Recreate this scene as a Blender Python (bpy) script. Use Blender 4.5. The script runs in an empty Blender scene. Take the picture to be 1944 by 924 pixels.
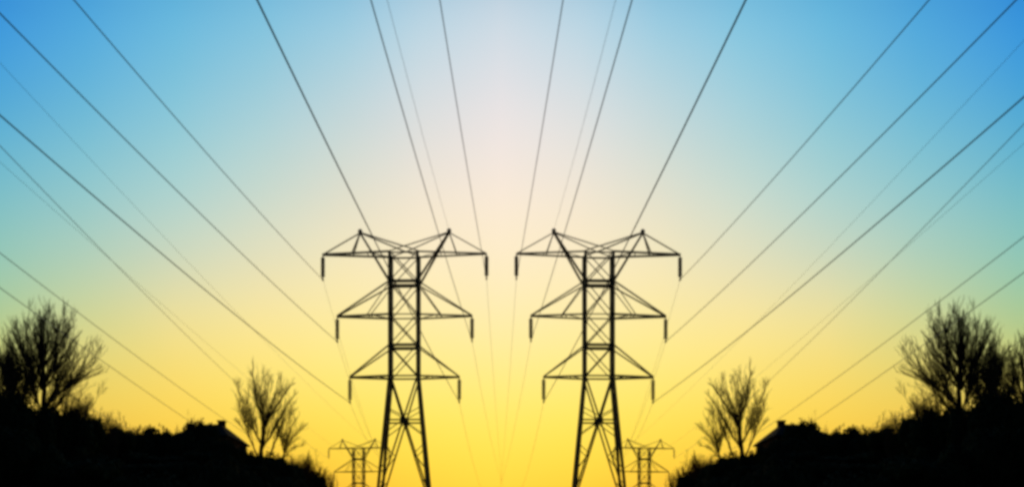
import bpy, math, random
from mathutils import Vector
R = math.radians
scene = bpy.context.scene

# ------------------------------------------------------------------ camera
F, CX, HY, EYE = 1700.0, 952.0, 1074.0, 1.6      # focal length and horizon measured in photo pixels
cam_data = bpy.data.cameras.new('camera')
cam = bpy.data.objects.new('camera', cam_data)
scene.collection.objects.link(cam)
cam.location = (0, 0, EYE)
cam.rotation_euler = (R(90), 0, 0)
cam_data.sensor_width = 36.0
cam_data.lens = F / 1944.0 * 36.0
cam_data.shift_x = (972 - CX) / 1944.0
cam_data.shift_y = (HY - 462) / 1944.0
cam_data.clip_end = 6000
scene.camera = cam

# ------------------------------------------------------------------ sky (dusk: pale glow ahead, blue to the sides)
def lin(c):
    return tuple(((v / 255) / 12.92 if v / 255 <= 0.04045 else ((v / 255 + 0.055) / 1.055) ** 2.4) for v in c) + (1.0,)

SKY = {   # azimuth away from the glow (degrees): colours up the sky, (photo row, colour)
    0:  [(0, (196,215,227)), (100, (214,221,228)), (200, (230,225,226)), (300, (241,229,221)), (400, (250,233,210)),
         (500, (252,235,196)), (600, (253,235,172)), (700, (253,232,135)), (800, (252,228,88)), (900, (251,211,50)), (1000, (246,184,34))],
    10: [(0, (142,198,224)), (100, (166,207,222)), (200, (190,213,218)), (300, (209,218,210)), (400, (229,224,200)),
         (500, (244,230,185)), (600, (251,232,158)), (700, (253,231,124)), (800, (252,222,76)), (900, (250,202,46)), (1000, (238,152,30))],
    20: [(0, (96,180,221)), (100, (113,188,219)), (200, (132,196,216)), (300, (156,205,210)), (400, (180,211,203)),
         (500, (208,215,184)), (600, (236,222,150)), (700, (246,219,110)), (800, (250,209,70)), (870, (244,186,46)), (1000, (215,135,34))],
    30: [(0, (48,143,218)), (100, (60,154,218)), (200, (76,166,212)), (300, (101,181,206)), (400, (126,191,194)),
         (500, (146,198,178)), (600, (170,200,144)), (700, (206,200,102)), (800, (232,190,68)), (900, (205,150,50)), (1000, (170,110,40))],
}
world = bpy.data.worlds.new('World')
scene.world = world
world.use_nodes = True
nt = world.node_tree
nt.nodes.clear()
N = nt.nodes.new
L = nt.links.new
def math_node(op, a, b=None):
    n = N('ShaderNodeMath'); n.operation = op
    for k, v in enumerate((a, b)):
        if v is None: continue
        if isinstance(v, (int, float)): n.inputs[k].default_value = v
        else: L(v, n.inputs[k])
    return n.outputs[0]
tc = N('ShaderNodeTexCoord')
sep = N('ShaderNodeSeparateXYZ'); L(tc.outputs['Generated'], sep.inputs[0])
x, y, z = sep.outputs
az = math_node('ABSOLUTE', math_node('ARCTAN2', x, y))
el = math_node('DIVIDE', math_node('ARCSINE', z), R(45))
def sky_row(a, row):
    st = SKY[a]
    if row <= st[0][0]: return st[0][1]
    for (r0, c0), (r1, c1) in zip(st[:-1], st[1:]):
        if row <= r1: return tuple(p + (q - p) * (row - r0) / (r1 - r0) for p, q in zip(c0, c1))
    return st[-1][1]
for a in (5, 15, 25):          # smooth in-between azimuths (cubic, symmetric about the glow)
    lo, hi = a - 5, a + 5
    k0, k3 = abs(lo - 10), min(hi + 10, 30)
    SKY_NEW = []
    for row in range(0, 1001, 100):
        c = [(-p0 + 9 * p1 + 9 * p2 - p3) / 16 for p0, p1, p2, p3 in zip(sky_row(k0, row), sky_row(lo, row), sky_row(hi, row), sky_row(k3, row) if hi + 10 <= 30 else [2 * q - p for p, q in zip(sky_row(lo, row), sky_row(hi, row))])]
        SKY_NEW.append((row, tuple(max(0, min(255, v)) for v in c)))
    SKY[a] = SKY_NEW
ramps = []
for a in sorted(SKY):
    rn = N('ShaderNodeValToRGB'); cr = rn.color_ramp; cr.interpolation = 'B_SPLINE'
    stops = [(math.atan((HY - row) / F * math.cos(R(a))) / R(45), lin(c)) for row, c in SKY[a]]
    stops.sort()
    top = stops[-1][1]
    stops.insert(0, (0.0, stops[0][1]))
    stops.append((0.80, tuple(v * k for v, k in zip(top[:3], (.45, .6, .75))) + (1,)))
    stops.append((1.0, (0.02, 0.07, 0.2, 1)))
    cr.elements[0].position, cr.elements[0].color = stops[0]
    cr.elements[1].position, cr.elements[1].color = stops[-1]
    for p, c in stops[1:-1]:
        e = cr.elements.new(p); e.color = c
    L(el, rn.inputs[0])
    ramps.append((a, rn.outputs[0]))
def mixc(f, a, b):
    m = N('ShaderNodeMix'); m.data_type = 'RGBA'; m.clamp_factor = True
    L(f, m.inputs[0])
    for sock, v in ((m.inputs[6], a), (m.inputs[7], b)):
        if isinstance(v, tuple): sock.default_value = v
        else: L(v, sock)
    return m.outputs[2]
def mapr(v, a, b, smooth=False):
    m = N('ShaderNodeMapRange'); m.clamp = True
    m.interpolation_type = 'SMOOTHSTEP' if smooth else 'LINEAR'
    L(v, m.inputs[0]); m.inputs[1].default_value = a; m.inputs[2].default_value = b
    return m.outputs[0]
col = ramps[0][1]
for (a0, _), (a1, c1) in zip(ramps[:-1], ramps[1:]):
    col = mixc(mapr(az, R(a0), R(a1)), col, c1)
# away from the sunset the dusk sky falls off to a deep dim blue
col = mixc(mapr(az, R(33), R(100), True), col, (0.010, 0.018, 0.035, 1))
# gentle unevenness of real air
nz = N('ShaderNodeTexNoise'); nz.inputs['Scale'].default_value = 5.0; nz.inputs['Detail'].default_value = 3
L(tc.outputs['Generated'], nz.inputs['Vector'])
var = N('ShaderNodeMapRange'); L(nz.outputs[0], var.inputs[0]); var.inputs[3].default_value = 0.97; var.inputs[4].default_value = 1.03
vm = N('ShaderNodeVectorMath'); vm.operation = 'SCALE'
L(col, vm.inputs[0]); L(var.outputs[0], vm.inputs['Scale'])
sky = N('ShaderNodeTexSky'); sky.sky_type = 'NISHITA'; sky.sun_disc = False
sky.sun_elevation = R(4); sky.sun_rotation = 0.0
bg1 = N('ShaderNodeBackground'); L(sky.outputs[0], bg1.inputs[0]); bg1.inputs[1].default_value = 0.004
bg2 = N('ShaderNodeBackground'); L(vm.outputs[0], bg2.inputs[0]); bg2.inputs[1].default_value = 1.0
add = N('ShaderNodeAddShader'); L(bg1.outputs[0], add.inputs[0]); L(bg2.outputs[0], add.inputs[1])
outw = N('ShaderNodeOutputWorld'); L(add.outputs[0], outw.inputs[0])

# the low sun, beyond the trees and facing the camera
sd = bpy.data.lights.new('sun', 'SUN'); sd.energy = 0.5; sd.angle = R(3); sd.color = (1.0, 0.72, 0.38)
sun = bpy.data.objects.new('sun', sd); scene.collection.objects.link(sun)
sun.rotation_euler = Vector((0, -math.cos(R(4)), -math.sin(R(4)))).to_track_quat('-Z', 'Y').to_euler()

vs = scene.view_settings
scene.display_settings.display_device = 'sRGB'
vs.view_transform = 'Standard'; vs.look = 'None'; vs.exposure = 0; vs.gamma = 1; vs.use_curve_mapping = False
scene.cycles.pixel_filter_type = 'BLACKMAN_HARRIS'
scene.cycles.filter_width = 3.5
scene.cycles.max_bounces = 4

# ------------------------------------------------------------------ materials
def material(name, c1, c2, scale, rough=0.9, metal=0.0, bump=0.0):
    m = bpy.data.materials.new(name); m.use_nodes = True
    t = m.node_tree; b = t.nodes['Principled BSDF']
    b.inputs['Roughness'].default_value = rough; b.inputs['Metallic'].default_value = metal
    b.inputs['Specular IOR Level'].default_value = 0.25 if rough < .8 else 0.03
    co = t.nodes.new('ShaderNodeTexCoord'); n = t.nodes.new('ShaderNodeTexNoise')
    n.inputs['Scale'].default_value = scale; n.inputs['Detail'].default_value = 6
    t.links.new(co.outputs['Object'], n.inputs['Vector'])
    r = t.nodes.new('ShaderNodeValToRGB')
    r.color_ramp.elements[0].position = 0.35; r.color_ramp.elements[1].position = 0.65
    r.color_ramp.elements[0].color = (*c1, 1); r.color_ramp.elements[1].color = (*c2, 1)
    t.links.new(n.outputs[0], r.inputs[0]); t.links.new(r.outputs[0], b.inputs['Base Color'])
    if bump:
        bm = t.nodes.new('ShaderNodeBump'); bm.inputs['Strength'].default_value = bump
        t.links.new(n.outputs[0], bm.inputs['Height']); t.links.new(bm.outputs[0], b.inputs['Normal'])
    return m
M_STEEL = material('weathered_steel', (.16, .12, .075), (.24, .19, .12), 3, .65, .3)
M_GLASS = material('glazed_porcelain', (.20, .13, .07), (.28, .18, .10), 8, .35)
M_WIRE = material('aluminium_wire', (.10, .10, .10), (.15, .15, .15), 20, .6, .4)
M_CONC = material('concrete', (.25, .24, .22), (.35, .34, .31), 5, .9, 0, .3)
M_BARK = material('bark', (.045, .035, .025), (.09, .07, .05), 6, .95, 0, .4)
M_TWIG = material('twig_bark', (.05, .045, .025), (.09, .075, .045), 4, .95)
M_RUSSET = material('russet_twig', (.16, .07, .03), (.26, .12, .05), 4, .95)
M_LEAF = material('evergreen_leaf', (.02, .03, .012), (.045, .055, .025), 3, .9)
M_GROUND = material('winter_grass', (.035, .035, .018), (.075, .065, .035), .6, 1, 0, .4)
M_BRICK = material('brick', (.10, .05, .035), (.17, .09, .06), 4, .9, 0, .3)
M_ROOF = material('roof_shingle', (.010, .009, .009), (.024, .022, .021), 6, .9, 0, .4)
M_PANE = material('dark_pane', (.02, .02, .025), (.03, .03, .035), 2, .15)
M_PAINT = material('white_paint', (.6, .6, .57), (.75, .75, .72), 4, .6)

# ------------------------------------------------------------------ helpers
class MB:
    def __init__(s): s.v = []; s.f = []
    def tube(s, pts, rad, n=6, cap=True, jit=0):
        """tapered tube along pts with a radius per point"""
        pts = [Vector(p) for p in pts]
        base = len(s.v)
        prev = None
        for i, p in enumerate(pts):
            d = (pts[min(i + 1, len(pts) - 1)] - pts[max(i - 1, 0)]).normalized()
            if prev is None:
                u = d.orthogonal().normalized()
            else:
                u = prev - d * prev.dot(d)
                u = u.normalized() if u.length > 1e-6 else d.orthogonal().normalized()
            prev = u
            w = d.cross(u)
            for k in range(n):
                a = 2 * math.pi * k / n
                s.v.append(p + (u * math.cos(a) + w * math.sin(a)) * rad[i])
        for i in range(len(pts) - 1):
            for k in range(n):
                a = base + i * n + k; b = base + i * n + (k + 1) % n
                s.f.append((a, b, b + n, a + n))
        if cap:
            s.f.append(tuple(base + k for k in reversed(range(n))))
            s.f.append(tuple(base + (len(pts) - 1) * n + k for k in range(n)))
        return s
    def angle(s, a, b, w, t=None):
        """steel angle-iron member between two points: an L profile"""
        a, b = Vector(a), Vector(b); t = t or w * 0.22
        d = (b - a).normalized()
        u = d.orthogonal().normalized()
        ref = Vector((0, 0, 1)) if abs(d.z) < .8 else Vector((0, 1, 0))
        u = (ref - d * ref.dot(d)).normalized(); v = d.cross(u)
        prof = [(-.5, -.5), (.5, -.5), (.5, -.5 + t / w), (-.5 + t / w, -.5 + t / w), (-.5 + t / w, .5), (-.5, .5)]
        base = len(s.v)
        for p in (a, b):
            for x, y in prof: s.v.append(p + u * (y * w) + v * (x * w))
        for k in range(6):
            s.f.append((base + k, base + (k + 1) % 6, base + 6 + (k + 1) % 6, base + 6 + k))
        s.f.append(tuple(base + k for k in range(5, -1, -1))); s.f.append(tuple(base + 6 + k for k in range(6)))
        return s
    def box(s, lo, hi):
        b = len(s.v)
        for z in (lo[2], hi[2]):
            for x, y in ((lo[0], lo[1]), (hi[0], lo[1]), (hi[0], hi[1]), (lo[0], hi[1])): s.v.append(Vector((x, y, z)))
        for f in ((3, 2, 1, 0), (4, 5, 6, 7), (0, 1, 5, 4), (1, 2, 6, 5), (2, 3, 7, 6), (3, 0, 4, 7)):
            s.f.append(tuple(b + i for i in f))
        return s
    def build(s, name, mat, parent=None, smooth=False):
        me = bpy.data.meshes.new(name)
        me.from_pydata([tuple(v) for v in s.v], [], s.f)
        me.materials.append(mat); me.update()
        if smooth: me.polygons.foreach_set('use_smooth', [True] * len(me.polygons))
        o = bpy.data.objects.new(name, me); scene.collection.objects.link(o)
        if parent: o.parent = parent
        return o
def tag(o, label, cat, group=None):
    o['label'] = label; o['category'] = cat
    if group: o['group'] = group
    return o
def thing(name, loc, rz=0):
    o = bpy.data.objects.new(name, None); scene.collection.objects.link(o)
    o.location = loc; o.rotation_euler = (0, 0, rz); o.empty_display_size = .5
    return o
def copy_tree(o, parent=None):
    c = o.copy(); scene.collection.objects.link(c)
    if parent: c.parent = parent
    for ch in list(o.children): copy_tree(ch, c)
    return c
def mirrored(o, label):
    """the same kind of thing on the other side of the clearing, facing the other way"""
    c = copy_tree(o)
    c.location = (-o.location.x, o.location.y, o.location.z)
    c.rotation_euler = (0, 0, -o.rotation_euler.z)
    c.scale = (-o.scale.x, o.scale.y, o.scale.z)
    c['label'] = label
    return c
def at(px, py, Y):
    return Vector(((px - CX) / F * Y, Y, EYE + (HY - py) / F * Y))
def ss(a, b, v):
    t = max(0, min(1, (v - a) / (b - a))); return t * t * (3 - 2 * t)
def ground_h(X, Y):
    X = abs(X)
    h = 9.0 * ss(12, 24, X) * ss(22, 72, Y) * (1 - ss(125, 185, Y))
    h += (0.25 * math.sin(X * .31 + Y * .17) + .18 * math.sin(X * .13 - Y * .41)) * ss(10, 20, X)
    return h * (1 - 0.35 * ss(60, 200, X))

# ------------------------------------------------------------------ ground: one sheet to the horizon
def axis(fine, lo, hi, step, far):
    v = [lo + i * step for i in range(int((hi - lo) / step) + 1)]
    k = step
    while v[-1] < far: k *= 1.35; v.append(v[-1] + k)
    k = step
    while v[0] > -far: k *= 1.35; v.insert(0, v[0] - k)
    return v
xs = axis(0, -80, 80, 2, 3500); ys = axis(0, -20, 200, 3, 3500)
g = MB()
for Y in ys:
    for X in xs: g.v.append(Vector((X, Y, ground_h(X, Y))))
nx = len(xs)
for j in range(len(ys) - 1):
    for i in range(nx - 1):
        g.f.append((j * nx + i, j * nx + i + 1, (j + 1) * nx + i + 1, (j + 1) * nx + i))
ground = g.build('ground', M_GROUND, smooth=True); ground['kind'] = 'structure'

# ------------------------------------------------------------------ lattice transmission tower
ARMS = [(28.5, 7.1), (23.15, 5.85), (17.9, 4.75)]       # height and half length of each pair of cross arms
TOPB, WAIST = 28.55, [26.0, 20.55]
def half(z):                                           # half width of the body at height z
    return 1.2 if z >= 17.9 else 1.2 + (17.9 - z) * .092
DEPTH = .62                                            # the body is shallower than it is wide
def corner(sx, sy, z): return Vector((sx * half(z), sy * half(z) * DEPTH, z))
INS = 2.05
def build_tower():
    root = thing('transmission_tower', (0, 0, 0))
    for sx in (-1, 1):
        for sy in (-1, 1):
            m = MB()
            for a, b in ((-.1, 17.9), (17.9, TOPB)): m.angle(corner(sx, sy, a), corner(sx, sy, b), .225, .08)
            leg = m.build('leg', M_STEEL, root)
            f = MB(); c = corner(sx, sy, 0)
            f.box((c.x - .45, c.y - .45, -.8), (c.x + .45, c.y + .45, .25)); f.build('footing', M_CONC, leg)
    faces = [((-1, -1), (1, -1)), ((1, -1), (1, 1)), ((1, 1), (-1, 1)), ((-1, 1), (-1, -1))]
    def brace(a, b, w, name='brace', parent=root): return MB().angle(a, b, w).build(name, M_STEEL, parent)
    levels = [TOPB, 26.0, 23.15, 20.55, 17.9]
    for (p, q) in faces:
        for z1, z0 in zip(levels[:-1], levels[1:]):
            m = MB(); m.angle(corner(*p, z0), corner(*q, z1), .085); m.angle(corner(*q, z0) , corner(*p, z1), .085)
            m.build('cross_brace', M_STEEL, root)
        for z, w in ((TOPB - .12, .13), (26.0, .28), (23.15, .1), (20.55, .24), (17.9, .13), (7.2, .14)):
            brace(corner(*p, z), corner(*q, z), w, 'horizontal_beam')
        # tall X panel under the arms, its crossing plated and tied back to the legs
        zc = 17.9 - 10.7 * half(17.9) / (half(17.9) + half(7.2))
        C = (corner(*p, zc) + corner(*q, zc)) / 2
        m = MB()
        m.angle(corner(*p, 17.9), corner(*q, 7.2), .14); m.angle(corner(*q, 17.9), corner(*p, 7.2), .14)
        m.build('cross_brace', M_STEEL, root)
        brace(corner(*p, zc), corner(*q, zc), .13, 'horizontal_beam')
        n = (C - Vector((0, 0, C.z))).normalized(); t = Vector((-n.y, n.x, 0))
        pl = MB(); base = []
        for s_ in (-.04, .10):
            for k in range(8):
                a = 2 * math.pi * k / 8 + .39
                pl.v.append(C + n * s_ + t * (.29 * math.cos(a)) + Vector((0, 0, .38 * math.sin(a))))
        pl.f += [tuple(range(7, -1, -1)), tuple(range(8, 16))] + [(k, (k + 1) % 8, 8 + (k + 1) % 8, 8 + k) for k in range(8)]
        pl.build('gusset_plate', M_STEEL, root)
        for A, B in ((p, q), (q, p)):
            lo = corner(*A, 7.2)
            for tt, zl in ((.42, 12.0), (.42, 9.9), (.74, 8.6)):
                brace(C.lerp(lo, tt), corner(*A, zl), .07, 'tie_brace')
            up = corner(*A, 17.9)
            brace(C + (up - C) * .10, corner(*A, 15.2), .07, 'tie_brace')
            brace(C, corner(*A, 12.9), .07, 'tie_brace')
        mid = (corner(*p, 7.2) + corner(*q, 7.2)) / 2
        m = MB(); m.angle(mid, corner(*p, .2), .12); m.angle(mid, corner(*q, .2), .12)
        m.build('cross_brace', M_STEEL, root)
    # cross arms: two bottom chords meeting at the tip, tied up to the body
    for i, (z, hl) in enumerate(ARMS):
        for sx in (-1, 1):
            arm = thing('cross_arm', (0, 0, 0)); arm.parent = root
            tip = Vector((sx * hl, 0, z)); tipn = tip + Vector((0, 0, .03))
            for sy in (-1, 1):
                MB().angle(corner(sx, sy, z), tip + Vector((0, sy * .07, 0)), .15).build('chord', M_STEEL, arm)
            if i:
                for sy in (-1, 1):
                    MB().angle(corner(sx, sy, WAIST[i - 1]), tipn + Vector((0, sy * .07, 0)), .11).build('tie', M_STEEL, arm)
                if i == 1:
                    for sy in (-1, 1):
                        k = (3.2 - 1.2) / (hl - 1.2)
                        MB().angle(corner(sx, sy, 25.9), corner(sx, sy, z).lerp(tip, k), .08).build('strut', M_STEEL, arm)
            xs_ = [1.2 + (hl - 1.2) * k for k in ((.33, .6) if i == 0 else (.34,))]
            for xx in xs_:
                wy = 1.2 * DEPTH * (1 - (xx - 1.2) / (hl - 1.2))
                brace((sx * xx, -wy, z), (sx * xx, wy, z), .08, 'plan_brace', arm)
            brace((sx * 1.2, 1.2 * DEPTH, z), (sx * xs_[0], -1.2 * DEPTH * (1 - (xs_[0] - 1.2) / (hl - 1.2)), z), .07, 'plan_brace', arm)
            # insulator string of discs on a core with end fittings
            s = MB(); tp = Vector((sx * (hl - .02), 0, z - .08))
            pts, rad = [], []
            zz = 0.0
            pts.append(tp); rad.append(.05); pts.append(tp - Vector((0, 0, .16))); rad.append(.05)
            nd = 12; st = (INS - .36) / nd
            for d in range(nd):
                z0 = .17 + d * st
                for dz, r in ((0, .07), (st * .25, .18), (st * .55, .19), (st * .62, .06)):
                    pts.append(tp - Vector((0, 0, z0 + dz))); rad.append(r)
            pts.append(tp - Vector((0, 0, INS))); rad.append(.05)
            ins = s.tube(pts, rad, 10).build('insulator_string', M_GLASS, root)
            c = MB(); b = tp - Vector((0, 0, INS))
            c.tube([b + Vector((0, -.28, .02)), b + Vector((0, -.12, -.04)), b + Vector((0, .12, -.04)), b + Vector((0, .28, .02))], [.05, .08, .08, .05], 6)
            c.build('wire_clamp', M_STEEL, ins)
    # earth-wire peaks
    for sx in (-1, 1):
        peak = thing('earth_wire_peak', (0, 0, 0)); peak.parent = root
        P = Vector((sx * 3.85, 0, 30.35))
        m = MB()
        for sy in (-1, 1): MB().angle(corner(sx, sy, 26.0), P + Vector((0, sy * .06, 0)), .16).build('peak_leg', M_STEEL, peak)
        for sy in (-1, 1):
            MB().angle(Vector((0, sy * .7, 28.95)), P + Vector((0, sy * .05, .03)), .10).build('tie', M_STEEL, peak)
            k = (4.5 - 1.2) / 5.9
            MB().angle(corner(sx, sy, 28.5).lerp(Vector((sx * 7.1, 0, 28.5)), k), P, .10).build('strut', M_STEEL, peak)
        MB().angle(P, Vector((sx * 7.0, 0, 28.55)), .09).build('tie', M_STEEL, peak)
        MB().tube([P + Vector((0, -.18, .02)), P + Vector((0, 0, .16)), P + Vector((0, .18, .02))], [.14, .20, .14], 8).build('peak_clamp', M_STEEL, peak)
    m = MB()
    for sy in (-1, 1):
        m.angle((-1.2, sy * 1.2 * DEPTH, TOPB), (0, sy * .7, 28.97), .09); m.angle((1.2, sy * 1.2 * DEPTH, TOPB), (0, sy * .7, 28.97), .09)
    m.build('head_frame', M_STEEL, root)
    return root

NX, NY, NROT = -184 / 22.0, F / 22.0, R(-1.2)
FX, FY, FROT = (681 - CX) / F * 204, 204.0, R(-8)
near = build_tower(); near.location = (NX, NY, 0); near.rotation_euler.z = NROT
tag(near, 'tall dark steel lattice pylon, the left of the two big ones', 'pylon', 'steel lattice pylons in the clearing')
far = copy_tree(near); far.location = (FX, FY, 0); far.rotation_euler.z = FROT
far['label'] = 'small distant pylon low in the sky just left of the left big pylon'
near_r = mirrored(near, 'tall dark steel lattice pylon, the right of the two big ones')
far_r = mirrored(far, 'small distant pylon low in the sky just right of the right big pylon')

# ------------------------------------------------------------------ wires
def tip_of(tx, ty, rot, lx, lz):
    return Vector((tx + lx * math.cos(rot), ty + lx * math.sin(rot), lz))
def hang(tx, ty, rot, arm, sx):
    z, hl = ARMS[arm]
    return tip_of(tx, ty, rot, sx * (hl - .02), z - .08 - INS - .03)
def peakpt(tx, ty, rot, sx): return tip_of(tx, ty, rot, sx * 3.85, 30.52)
def wire(S, E, sag, r, t1, label, label_r, group, name='power_line', pixel_mid=None):
    m = MB(); pts = []; n = 70
    for i in range(n + 1):
        t = t1 * i / n
        p = S.lerp(E, t); p.z -= 4 * sag * t * (1 - t)
        pts.append(p)
    m.tube(pts, [r] * (n + 1), 6)
    o = m.build(name, M_WIRE, smooth=True)
    tag(o, label, 'power line', group)
    mirrored(o, label_r)
R_C, R_E = .024, .012
GN, GF = 'wires strung from the big pylons', 'wires of the far line'
near_w = [   # arm, side, (exit px, py, depth), sag, what it looks like
    (0, -1, (140, 0, 36), .25, 'top {S} arm of the {S} big pylon', 'outer'),
    (1, -1, (0, 26, 31), .30, 'middle {S} arm of the {S} big pylon', 'outer'),
    (2, -1, (0, 219, 28), .35, 'lowest {S} arm of the {S} big pylon', 'outer'),
    (0, 1, (835, 0, 38), .25, 'top {T} arm of the {S} big pylon', 'inner'),
    (1, 1, (704, 0, 30), .30, 'middle {T} arm of the {S} big pylon', 'inner'),
    (2, 1, (488, 0, 21.4), .35, 'lowest {T} arm of the {S} big pylon', 'inner'),
]
def lab(t, side):
    S, T = ('left', 'right') if side == 0 else ('right', 'left')
    return t.format(S=S, T=T)
for arm, sx, e, sag, d, _ in near_w:
    t = 'grey wire rising toward the viewer from the ' + d
    wire(hang(NX, NY, NROT, arm, sx), at(*e), sag, R_C, 1.9, lab(t, 0), lab(t, 1), GN)
t = 'thin faint wire rising from the {T} peak of the {S} big pylon'
wire(peakpt(NX, NY, NROT, 1), at(735, 0, 44), .2, R_E, 2.4, lab(t, 0), lab(t, 1), GN, 'earth_wire')
back = [
    (0, -1, (703, 824, 129), .5, 'top {S} arm of the {S} big pylon'),
    (1, -1, (705, 832, 118), .5, 'middle {S} arm of the {S} big pylon'),
    (2, -1, (706, 850, 98), .3, 'lowest {S} arm of the {S} big pylon'),
    (0, 1, (953, 912, 187), 1.2, 'top {T} arm of the {S} big pylon'),
    (1, 1, (944, 885, 135), .6, 'middle {T} arm of the {S} big pylon'),
    (2, 1, (906, 905, 108), .4, 'lowest {T} arm of the {S} big pylon'),
]
for arm, sx, e, sag, d in back:
    t = 'faint wire running away and down behind the ' + d
    wire(hang(NX, NY, NROT, arm, sx), at(*e), sag, .012, 1.35, lab(t, 0), lab(t, 1), GN)
farw = [
    (0, -1, (0, 277, 47), 1.6, .020, 'faint wire over the small bare tree, from the far {S} pylon top arm'),
    (1, -1, (0, 480, 50), 1.6, .023, 'wire passing above the big bare tree toward the dark {S} house roof'),
    (2, -1, (0, 546, 45), 1.6, .020, 'wire running behind the big bare tree crown at {S}'),
    (0, 1, (0, 120, 45), 1.2, .009, 'very faint wire between two strong wires high at {S}'),
    (1, 1, (0, 308, 45), 1.2, .008, 'very faint wire just under another at the {S} photo edge'),
]
for arm, sx, e, sag, r, d in farw:
    wire(hang(FX, FY, FROT, arm, sx), at(*e), sag, r, 1.3, lab(d, 0), lab(d, 1), GF)
for k, (a, b) in enumerate((((330, 850, 170), (0, 668, 80)), ((330, 862, 170), (0, 690, 80)))):
    d = ('upper' if k == 0 else 'lower') + ' of two faint low wires beside the big bare tree at {S}'
    wire(at(*a), at(*b), .8, .03, 1.2, lab(d, 0), lab(d, 1), 'low distant wires')

# ------------------------------------------------------------------ bare trees
def grow(mb, rnd, p, d, length, r, level, spread=.5, up=.10):
    """a twig with side twigs: wandering, tapering, turning up to the light"""
    n = 4 if level > 0 else 3
    pts, rad, dirs = [p.copy()], [r], []
    for i in range(n):
        d = (d + Vector((rnd.uniform(-1, 1), rnd.uniform(-1, 1), rnd.uniform(-.7, 1))) * .10 + Vector((0, 0, up * .5))).normalized()
        p = p + d * (length / n); pts.append(p.copy()); dirs.append(d)
        rad.append(max(r * (1 - .75 * (i + 1) / n), .006))
    mb.tube(pts, rad, 4 if r > .03 else 3, cap=False)
    if level <= 0: return
    kids = rnd.choice((3, 4, 4, 5)) if level > 1 else rnd.choice((3, 4, 5))
    for k in range(kids):
        t = .18 + .8 * (k + rnd.random() * .7) / kids
        i = min(int(t * n), n - 1); q = pts[i].lerp(pts[i + 1], t * n - i)
        side = Vector((rnd.uniform(-1, 1), rnd.uniform(-1, 1), rnd.uniform(-.5, 1))).normalized()
        nd = (dirs[i] + side * spread * rnd.uniform(.7, 1.25)).normalized()
        grow(mb, rnd, q, nd, length * rnd.uniform(.42, .66) * (1 - .25 * t), max(rad[i] * .62, .0085), level - 1, spread, up)
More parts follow.
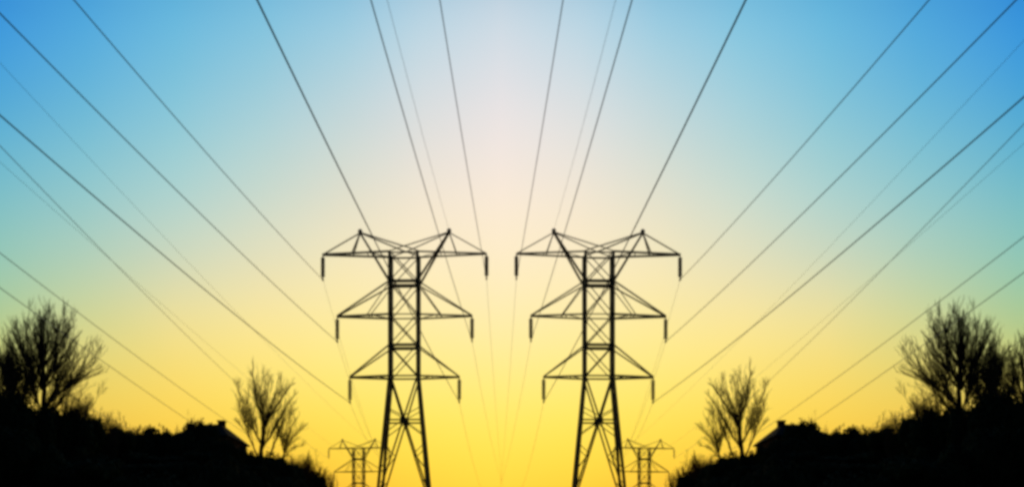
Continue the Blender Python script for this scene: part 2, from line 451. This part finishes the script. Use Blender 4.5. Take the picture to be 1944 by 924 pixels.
def bare_tree(name, base_px, limbs, seed, Y, twig_len, depth=1.0, levels=2, density=5, mat=None, base_r=.3, back=6, fat=.62, fan=None):
    """limbs: traced leaders [(px,py)...] with start and end radius, each leaning its own way in depth"""
    rnd = random.Random(seed)
    base = at(base_px[0], base_px[1], Y); base.z = ground_h(base.x, base.y) - .2
    root = thing(name, base)
    tr, cr = MB(), MB()
    leaders = []
    for li, (pp, r0, r1, lean) in enumerate(limbs):
        pts = []
        for i, (a, b) in enumerate(pp):
            k = i / (len(pp) - 1)
            pts.append(at(a, b, Y) + Vector((0, lean * depth * k, 0)))
        if li == 0 or lean == 0: pts[0].z = min(pts[0].z, base.z + .0) if li == 0 else pts[0].z
        leaders.append((pts, r0, r1))
    # limbs toward and away from the viewer too, spun copies of the traced ones
    for k in range(back):
        pts, r0, r1 = leaders[rnd.randrange(1, len(limbs))]
        a = rnd.uniform(60, 120) * rnd.choice((-1, 1)); o = pts[0]
        ax = at(base_px[0], base_px[1], Y)
        new = []
        for p in pts:
            v = p - o; c, s = math.cos(R(a)), math.sin(R(a))
            new.append(o + Vector((v.x * c - v.y * s, v.x * s + v.y * c, v.z * rnd.uniform(.9, 1.0))))
        leaders.append((new, r0 * .9, r1))
    nodes = []
    for pts, r0, r1 in leaders:
        fine = []
        for i in range(len(pts) - 1):
            for s in range(4): fine.append(pts[i].lerp(pts[i + 1], s / 4))
        fine.append(pts[-1])
        for i in range(1, len(fine) - 1):
            fine[i] = fine[i] + Vector((rnd.uniform(-1, 1), rnd.uniform(-1, 1), 0)) * .07
        n = len(fine)
        rad = [fat * (r0 + (r1 - r0) * (i / (n - 1)) ** .6) for i in range(n)]
        tr.tube([p - base for p in fine], rad, 7)
        nodes += [(fine[i], (fine[min(i + 1, n - 1)] - fine[max(i - 1, 0)]).normalized(), rad[i]) for i in range(n)]
        total = sum((fine[i + 1] - fine[i]).length for i in range(n - 1))
        cnt = int(total * density)
        for k in range(cnt):
            t = rnd.uniform(.22, 1.0) if r0 < base_r * .9 else rnd.uniform(.45, 1)
            i = min(int(t * (n - 1)), n - 2); q = fine[i].lerp(fine[i + 1], t * (n - 1) - i)
            d = (fine[i + 1] - fine[i]).normalized()
            side = Vector((rnd.uniform(-1, 1), rnd.uniform(-1, 1), rnd.uniform(-.3, .8))).normalized()
            nd = (d + side * rnd.uniform(.45, 1.0)).normalized()
            grow(cr, rnd, q - base, nd, twig_len * rnd.uniform(.6, 1.15) * (1.15 - .5 * t), max(rad[i] * .4, .02), levels)
    for (hx, hy, cx, cy, rx, ry, num, rough) in (fan or ()):
        hub = at(hx, hy, Y); cen = at(cx, cy, Y); sx, sz = rx / F * Y, ry / F * Y
        for k in range(num):
            a = rnd.uniform(0, 2 * math.pi); e = math.asin(rnd.uniform(-.45, 1.0))
            q = rnd.uniform(*rough)
            E = cen + Vector((math.cos(a) * math.cos(e) * sx, math.sin(a) * math.cos(e) * sx, math.sin(e) * sz)) * q
            want = hub.lerp(E, rnd.uniform(.3, .68))
            S, sd_, sr = min(nodes, key=lambda t: (t[0] - want).length + max(0, t[0].z - want.z) * 2)
            ctrl = S.lerp(E, .4) + sd_ * (E - S).length * .18 + Vector((0, 0, .05 * (E - S).length))
            m = 10; pts = []
            for i in range(m + 1):
                t = i / m
                p = S * ((1 - t) ** 2) + ctrl * (2 * t * (1 - t)) + E * (t * t)
                if 0 < i: p = p + Vector((rnd.uniform(-1, 1), rnd.uniform(-1, 1), rnd.uniform(-1, 1))) * .035
                pts.append(p)
            r0 = min(sr * .7, .038); rr = [r0 + (.008 - r0) * (i / m) for i in range(m + 1)]
            cr.tube([p - base for p in pts], rr, 4, cap=False)
            ln = (E - S).length
            for j in range(int(ln * 4.2)):
                t = rnd.uniform(.25, 1); i = min(int(t * m), m - 1); o = pts[i].lerp(pts[i + 1], t * m - i) - base
                d = (pts[i + 1] - pts[i]).normalized(); side = Vector((rnd.uniform(-1, 1), rnd.uniform(-1, 1), rnd.uniform(-.4, 1))).normalized()
                grow(cr, rnd, o, (d + side * rnd.uniform(.4, .8)).normalized(), rnd.uniform(.35, .85), .008, 1, .5, .14)
    tr.build('trunk', M_BARK, root, True); cr.build('crown', mat or M_TWIG, root)
    return root
YA = 60
A_l = [
    ([(80, 900), (82, 800), (82, 740), (80, 690)], .34, .22, 0),
    ([(80, 700), (66, 660), (52, 625), (44, 600)], .17, .05, 1.5),
    ([(81, 700), (88, 665), (95, 630), (97, 600)], .15, .04, -1.5),
    ([(82, 730), (104, 690), (122, 650), (140, 618)], .16, .04, 1.2),
    ([(83, 740), (115, 705), (145, 680), (168, 655)], .15, .04, -1.4),
    ([(84, 770), (120, 730), (152, 710), (184, 695)], .08, .02, 1.6),
    ([(84, 800), (112, 775), (132, 757), (146, 745)], .11, .03, -1.5),
    ([(80, 740), (66, 700), (58, 660), (62, 622)], .14, .04, -2),
    ([(80, 780), (56, 740), (38, 712), (28, 680)], .12, .03, 1.5),
    ([(82, 710), (76, 660), (74, 630), (76, 605)], .12, .03, .3),
    ([(84, 830), (118, 806), (140, 796), (156, 782)], .09, .025, 1.0),
    ([(88, 690), (110, 655), (118, 625), (120, 605)], .10, .03, -1),
]
tA = bare_tree('bare_tree', (80, 900), A_l, 11, YA, .9, 1.0, 1, 1.5, None, .34, 5, .62, [(82, 800, 98, 705, 99, 124, 150, (.5, 1.04)), (78, 790, 62, 690, 55, 105, 45, (.6, 1.02)), (84, 850, 120, 775, 50, 45, 40, (.5, 1.0))])
G_T = 'bare winter trees'
tag(tA, 'large leafless tree with a wide fan crown, biggest at left', 'tree', G_T)
mirrored(tA, 'large leafless tree with a wide fan crown, biggest at right')
B_l = [
    ([(18, 900), (18, 800), (20, 740), (16, 690)], .24, .10, 0),
    ([(18, 760), (4, 720), (0, 690), (2, 662)], .10, .03, 1),
    ([(19, 740), (30, 700), (34, 672), (32, 655)], .10, .03, -1),
    ([(17, 720), (14, 680), (18, 655), (17, 642)], .09, .03, .4),
    ([(18, 790), (38, 760), (48, 735), (56, 715)], .09, .03, 1),
    ([(18, 790), (2, 765), (-8, 745), (-14, 720)], .09, .03, -1),
]
tB = bare_tree('bare_tree', (18, 900), B_l, 5, 64, .8, 1, 1, 1.5, None, .24, 4, .62, [(18, 810, 20, 735, 44, 95, 85, (.5, 1.04))])
tag(tB, 'narrow leafless tree crowded against the big one at the left photo edge', 'tree', G_T)
mirrored(tB, 'narrow leafless tree crowded against the big one on the right side')
tB2 = copy_tree(tB); tB2.location += Vector((-1.5, 3, .3)); tB2.rotation_euler.z = 2.2
tB2['label'] = 'narrow leafless tree cut by the left photo edge'
mirrored(tB2, 'narrow leafless tree second from the right photo edge')
tB3 = copy_tree(tB); tB3.location += Vector((-2.7, 1, .5)); tB3.rotation_euler.z = 4.1
tB3['label'] = 'narrow leafless tree just beyond the left photo edge'
mirrored(tB3, 'narrow leafless tree cut by the right photo edge')
C_l = [
    ([(497, 910), (496, 860), (500, 812), (506, 795)], .26, .17, 0),
    ([(505, 798), (520, 775), (535, 750), (548, 728), (556, 722)], .17, .035, .8),
    ([(502, 808), (497, 785), (488, 755), (485, 715), (485, 690)], .15, .035, -.8),
    ([(506, 795), (505, 765), (503, 735), (507, 708)], .08, .02, 1.2),
    ([(500, 900), (512, 860), (522, 830), (524, 805), (530, 780)], .15, .03, 1.0),
    ([(494, 900), (490, 862), (480, 838), (474, 815), (466, 790)], .13, .03, -.9),
    ([(497, 845), (482, 815), (467, 798), (457, 775), (450, 748)], .11, .025, -.6),
    ([(470, 800), (458, 782), (457, 760), (448, 740)], .05, .02, .8),
    ([(499, 850), (512, 825), (520, 800), (530, 780), (534, 750)], .10, .025, 1.5),
    ([(487, 760), (478, 735), (476, 712), (470, 700)], .05, .02, .8),
    ([(520, 775), (534, 765), (540, 745), (538, 720)], .06, .02, -.9),
]
tC = bare_tree('bare_tree', (497, 910), C_l, 21, 90, 1.1, 1.3, 1, 1.2, None, .26, 4, 1.0, [(499, 860, 500, 775, 66, 82, 60, (.5, 1.08)), (497, 880, 490, 800, 48, 45, 20, (.6, 1.05)), (500, 850, 487, 760, 20, 82, 14, (.6, 1.04))])
tag(tC, 'small slender leafless tree with a tall spike, beside the dark {} house'.format('left'), 'tree', G_T)
mirrored(tC, 'small slender leafless tree with a tall spike, beside the dark right house')
D_l = [
    ([(534, 915), (536, 880), (540, 855), (545, 835)], .16, .10, 0),
    ([(545, 838), (552, 815), (562, 800), (572, 788)], .09, .02, -.7),
    ([(544, 840), (541, 810), (549, 785), (556, 772)], .08, .02, .8),
    ([(539, 858), (534, 830), (533, 805), (538, 790)], .06, .02, .6),
    ([(546, 832), (558, 825), (568, 815), (576, 800)], .05, .02, .9),
]
tD = bare_tree('bare_tree', (534, 915), D_l, 8, 92, .9, 1.2, 1, 1.2, None, .16, 2, .8, [(538, 880, 548, 828, 34, 58, 32, (.5, 1.08))])
tag(tD, 'low leaning bare tree right of the slender one, near the left slope end', 'tree', G_T)
mirrored(tD, 'low leaning bare tree left of the slender one, near the right slope end')

# ------------------------------------------------------------------ bushes
def bush_mesh(seed, leafy=True):
    """unit bush: radius about 1 wide, height 1; returns crown and stem builders"""
    rnd = random.Random(seed)
    lumps = [(Vector((0, 0, .5)), .46)]
    for k in range(7):
        a = rnd.uniform(0, 6.28); rr = rnd.uniform(.25, .6)
        lumps.append((Vector((rr * math.cos(a), rr * math.sin(a), rnd.uniform(.3, .72))), rnd.uniform(.2, .34)))
    cr = MB()
    for c, r in lumps:
        nth, nph = 7, 12; b = len(cr.v)          # solid core added inside each lump's leaves to block light showing through
        for i in range(nth + 1):
            th = math.pi * i / nth
            for j in range(nph):
                ph = 2 * math.pi * j / nph
                rr = r * .74 * (1 + rnd.uniform(-.16, .16))
                cr.v.append(c + Vector((math.sin(th) * math.cos(ph) * rr * 1.1, math.sin(th) * math.sin(ph) * rr * 1.1, math.cos(th) * rr)))
        for i in range(nth):
            for j in range(nph):
                cr.f.append((b + i * nph + j, b + (i + 1) * nph + j, b + (i + 1) * nph + (j + 1) % nph, b + i * nph + (j + 1) % nph))
        for k in range(int(5200 * r * r)):
            d = Vector((rnd.gauss(0, 1), rnd.gauss(0, 1), rnd.gauss(0, 1))).normalized()
            p = c + d * r * rnd.uniform(.66, 1.12); s = rnd.uniform(.018, .038)
            u = d.orthogonal().normalized() + Vector((rnd.uniform(-1, 1), rnd.uniform(-1, 1), rnd.uniform(-1, 1))) * .7
            u.normalize(); w = u.cross(d + u * .3).normalized(); b2 = len(cr.v)
            cr.v += [p - u * s * 1.5, p + w * s, p + u * s * 1.5, p - w * s]
            cr.f.append((b2, b2 + 1, b2 + 2, b2 + 3))
    st = MB()
    for k in range(5):
        a = rnd.uniform(0, 6.28); e = Vector((math.cos(a) * .3, math.sin(a) * .3, .55))
        st.tube([Vector((math.cos(a) * .05, math.sin(a) * .05, -.15)), e * .5, e], [.03, .022, .012], 5)
    return cr, st
def make_bush(seed):
    root = thing('bush', (0, 0, 0)); c, s = bush_mesh(seed)
    c.build('foliage', M_LEAF, root); s.build('stem', M_BARK, root); return root
def make_shrub(seed, mat, n=16, name='bare_shrub'):
    """many-stemmed twiggy shrub, unit height"""
    rnd = random.Random(seed); root = thing(name, (0, 0, 0)); st, tw = MB(), MB()
    for k in range(n):
        a = rnd.uniform(0, 6.28); sp = rnd.uniform(.05, .5); p = Vector((math.cos(a) * .12, math.sin(a) * .12, -.1))
        d = Vector((math.cos(a) * sp, math.sin(a) * sp, 1)).normalized(); pts = [p.copy()]; q = p.copy()
        ln = rnd.uniform(.6, 1.0) / 5
        for i in range(5):
            d = (d + Vector((rnd.uniform(-1, 1), rnd.uniform(-1, 1), .2)) * .12).normalized(); q = q + d * ln; pts.append(q.copy())
        st.tube(pts, [.014, .012, .010, .008, .006, .004], 4)
        for j in range(9):
            i = rnd.randrange(1, 5); side = Vector((rnd.uniform(-1, 1), rnd.uniform(-1, 1), rnd.uniform(0, 1))).normalized()
            o = pts[i].lerp(pts[i + 1], rnd.random()); dd = (d + side * .8).normalized(); l2 = rnd.uniform(.15, .34)
            m = o + dd * l2 * .5; e = m + (dd + Vector((0, 0, .25)) + side * .2).normalized() * l2 * .5
            tw.tube([o, m, e], [.006, .005, .003], 3, cap=False)
            for h in range(4):
                o2 = o.lerp(e, rnd.uniform(.2, .9)); s2 = Vector((rnd.uniform(-1, 1), rnd.uniform(-1, 1), rnd.uniform(0, 1.2))).normalized()
                tw.tube([o2, o2 + s2 * rnd.uniform(.06, .14)], [.004, .0028], 3, cap=False)
    st.build('stem', M_BARK, root); tw.build('twigs', mat, root); return root
WID, TALL = .66, 1.07
protos = [make_bush(s) for s in (1, 2, 3, 4)]
used_protos = set()
def place(kind_list, k, px, top, width, Y, label, label_r, group, cat, sink=.0, rz=0):
    p = kind_list[k % len(kind_list)]
    o = p if id(p) not in used_protos else copy_tree(p)
    used_protos.add(id(p))
    X = (px - CX) / F * Y; gz = ground_h(X, Y) - .15
    topz = EYE + (HY - top) / F * Y
    h = max(topz - gz, .8)
    w = width / F * Y / 2
    o.location = (X, Y, gz); o.rotation_euler = (0, 0, rz); o.scale = (w / WID, w / WID, h * TALL)
    tag(o, label, cat, group)
    r = copy_tree(o); r.location.x = -X; r.rotation_euler.z = -rz; r.scale = (-o.scale.x, o.scale.y, o.scale.z); r['label'] = label_r
    return o
WID = .48
G_B = 'dark bushes along the hillside crest'
crest = [   # px, top row, width px, depth, what singles it out
    (-6, 742, 70, 58, 'bush mass at the foot of the edge trees, at the very {S} edge'),
    (48, 760, 70, 57, 'bush under the big bare tree, on its outer side'),
    (112, 778, 74, 60, 'bush under the big bare tree, on its inner side'),
    (160, 790, 62, 62, 'rounded bush just inside the big bare tree, taller than its neighbours'),
    (216, 812, 50, 68, 'low bush in the dip beside the big bare tree'),
    (262, 815, 54, 80, 'small round bush on the crest, midway from big tree to house'),
    (304, 814, 60, 82, 'wide low round bush on the crest nearer the house'),
    (338, 826, 46, 84, 'low bush touching the outer wall side of the house'),
    (384, 802, 62, 83, 'round bush hiding the outer end of the house roof'),
    (358, 822, 44, 80, 'bush leaning on the outer end of the house, covering its eave'),
    (398, 833, 50, 79, 'bush in front of the middle of the house wall'),
    (434, 838, 46, 79, 'bush in front of the inner corner of the house'),
    (474, 856, 44, 84, 'bush at the downhill corner of the house'),
    (512, 862, 54, 88, 'bush at the foot of the slender bare tree'),
    (548, 880, 50, 92, 'bush at the foot of the low leaning bare tree'),
    (586, 900, 50, 97, 'last leafy bush before the slope drops to the clearing'),
]
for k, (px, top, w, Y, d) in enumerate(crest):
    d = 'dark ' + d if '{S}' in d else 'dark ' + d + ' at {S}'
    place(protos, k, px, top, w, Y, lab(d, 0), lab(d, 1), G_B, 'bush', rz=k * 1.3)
def crest_row(px):
    pts = [(-80, 735), (0, 745), (48, 758), (110, 788), (160, 803), (210, 828), (300, 828), (340, 838), (380, 824), (430, 826), (450, 842), (512, 868), (548, 885), (586, 903), (640, 940)]
    for (a, b), (c, d) in zip(pts[:-1], pts[1:]):
        if a <= px <= c: return b + (d - b) * (px - a) / (c - a)
    return 940
rnd = random.Random(77); k = 0; WID = .66
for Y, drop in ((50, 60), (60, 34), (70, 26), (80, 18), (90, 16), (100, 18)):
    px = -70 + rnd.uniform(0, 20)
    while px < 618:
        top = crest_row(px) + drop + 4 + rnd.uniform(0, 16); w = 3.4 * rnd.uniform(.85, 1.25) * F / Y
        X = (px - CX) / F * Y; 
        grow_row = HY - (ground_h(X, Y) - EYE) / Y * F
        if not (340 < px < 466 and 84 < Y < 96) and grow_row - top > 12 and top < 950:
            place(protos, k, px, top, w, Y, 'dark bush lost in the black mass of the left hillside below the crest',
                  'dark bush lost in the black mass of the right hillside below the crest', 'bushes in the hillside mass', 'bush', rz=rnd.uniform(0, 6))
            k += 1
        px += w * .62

shr = [make_shrub(3, M_TWIG, 40), make_shrub(4, M_TWIG, 46)]
rus = [make_shrub(7, M_RUSSET, 60), make_shrub(9, M_RUSSET, 60)]
WID, TALL = .42, 1.0
for k, (px, top, w, Y, d) in enumerate([
    (205, 786, 46, 66, 'twiggy brown shrub standing up from the dip beside the big bare tree'),
    (228, 800, 34, 70, 'smaller twiggy shrub on the house side of the dip'),
    (178, 778, 40, 64, 'twiggy shrub poking from the rounded bush by the big bare tree'),
    (140, 752, 60, 62, 'bushy twiggy sapling tucked under the big bare tree crown'),
]):
    d = d + ' at {S}'
    place(shr, k, px, top, w, Y, lab(d, 0), lab(d, 1), 'leafless shrubs on the crest', 'shrub', rz=k * 2.0)
for k, (px, top, w, Y, d) in enumerate([
    (345, 808, 22, 86, 'small russet shrub on the crest, farther of two beside the house roof'),
    (366, 800, 26, 88, 'small russet shrub on the crest, nearer of two beside the house roof'),
    (566, 858, 44, 96, 'russet shrub highest on the slope end'),
    (586, 868, 44, 98, 'russet shrub in the middle of the slope end'),
    (604, 884, 44, 99, 'russet shrub low on the slope end'),
    (618, 902, 40, 100, 'russet shrub lowest on the slope end, beside the distant pylon'),
]):
    d = d + ' at {S}'
    place(rus, k, px, top, w, Y, lab(d, 0), lab(d, 1), 'russet leafless shrubs', 'shrub', rz=k * 1.7)

# ------------------------------------------------------------------ house on the crest
def make_house():
    Y = 88; X = (404 - CX) / F * Y; g0 = ground_h(X, Y) - .3
    root = thing('house', (X, Y, g0))
    ez = EYE + (HY - 838) / F * Y - g0; rz = EYE + (HY - 807) / F * Y - g0
    hx, hy = 2.35, 3.5
    MB().box((-hx, -hy, 0), (hx, hy, ez)).build('wall', M_BRICK, root)
    m = MB(); e = .25; t = .14
    lo = [Vector((-hx - e, -hy - e, ez + .003)), Vector((hx + e, -hy - e, ez + .003)), Vector((hx + e, hy + e, ez + .003)), Vector((-hx - e, hy + e, ez + .003))]
    rd = [Vector((-.9, -.8, rz)), Vector((1.0, -.8, rz)), Vector((1.0, .8, rz)), Vector((-.9, .8, rz))]
    m.v += lo + [v + Vector((0, 0, t)) for v in lo] + rd
    m.f += [(3, 2, 1, 0)] + [(i, (i + 1) % 4, 4 + (i + 1) % 4, 4 + i) for i in range(4)] + [(4 + i, 4 + (i + 1) % 4, 8 + (i + 1) % 4, 8 + i) for i in range(4)] + [(8, 9, 10, 11)]
    roof = m.build('roof', M_ROOF, root)
    c = MB(); cx = (421 - 404) / F * Y; cz = EYE + (HY - 798) / F * Y - g0
    c.box((cx - .3, -.35, rz - 1.0), (cx + .3, .35, cz - .12)); c.box((cx - .36, -.41, cz - .12), (cx + .36, .41, cz))
    c.build('chimney', M_BRICK, roof)
    for wx in (-1.1, 1.1):
        f = MB(); f.box((wx - .5, -hy - .05, 1.4), (wx + .5, -hy - .002, 2.7)); w = f.build('window', M_PAINT, root)
        MB().box((wx - .42, -hy - .06, 1.48), (wx + .42, -hy - .053, 2.62)).build('pane', M_PANE, w)
    return root
house = make_house()
tag(house, 'dark little hip-roofed house with chimney on the left hillside crest', 'house', 'houses on the crests')
mirrored(house, 'dark little hip-roofed house with chimney on the right hillside crest')
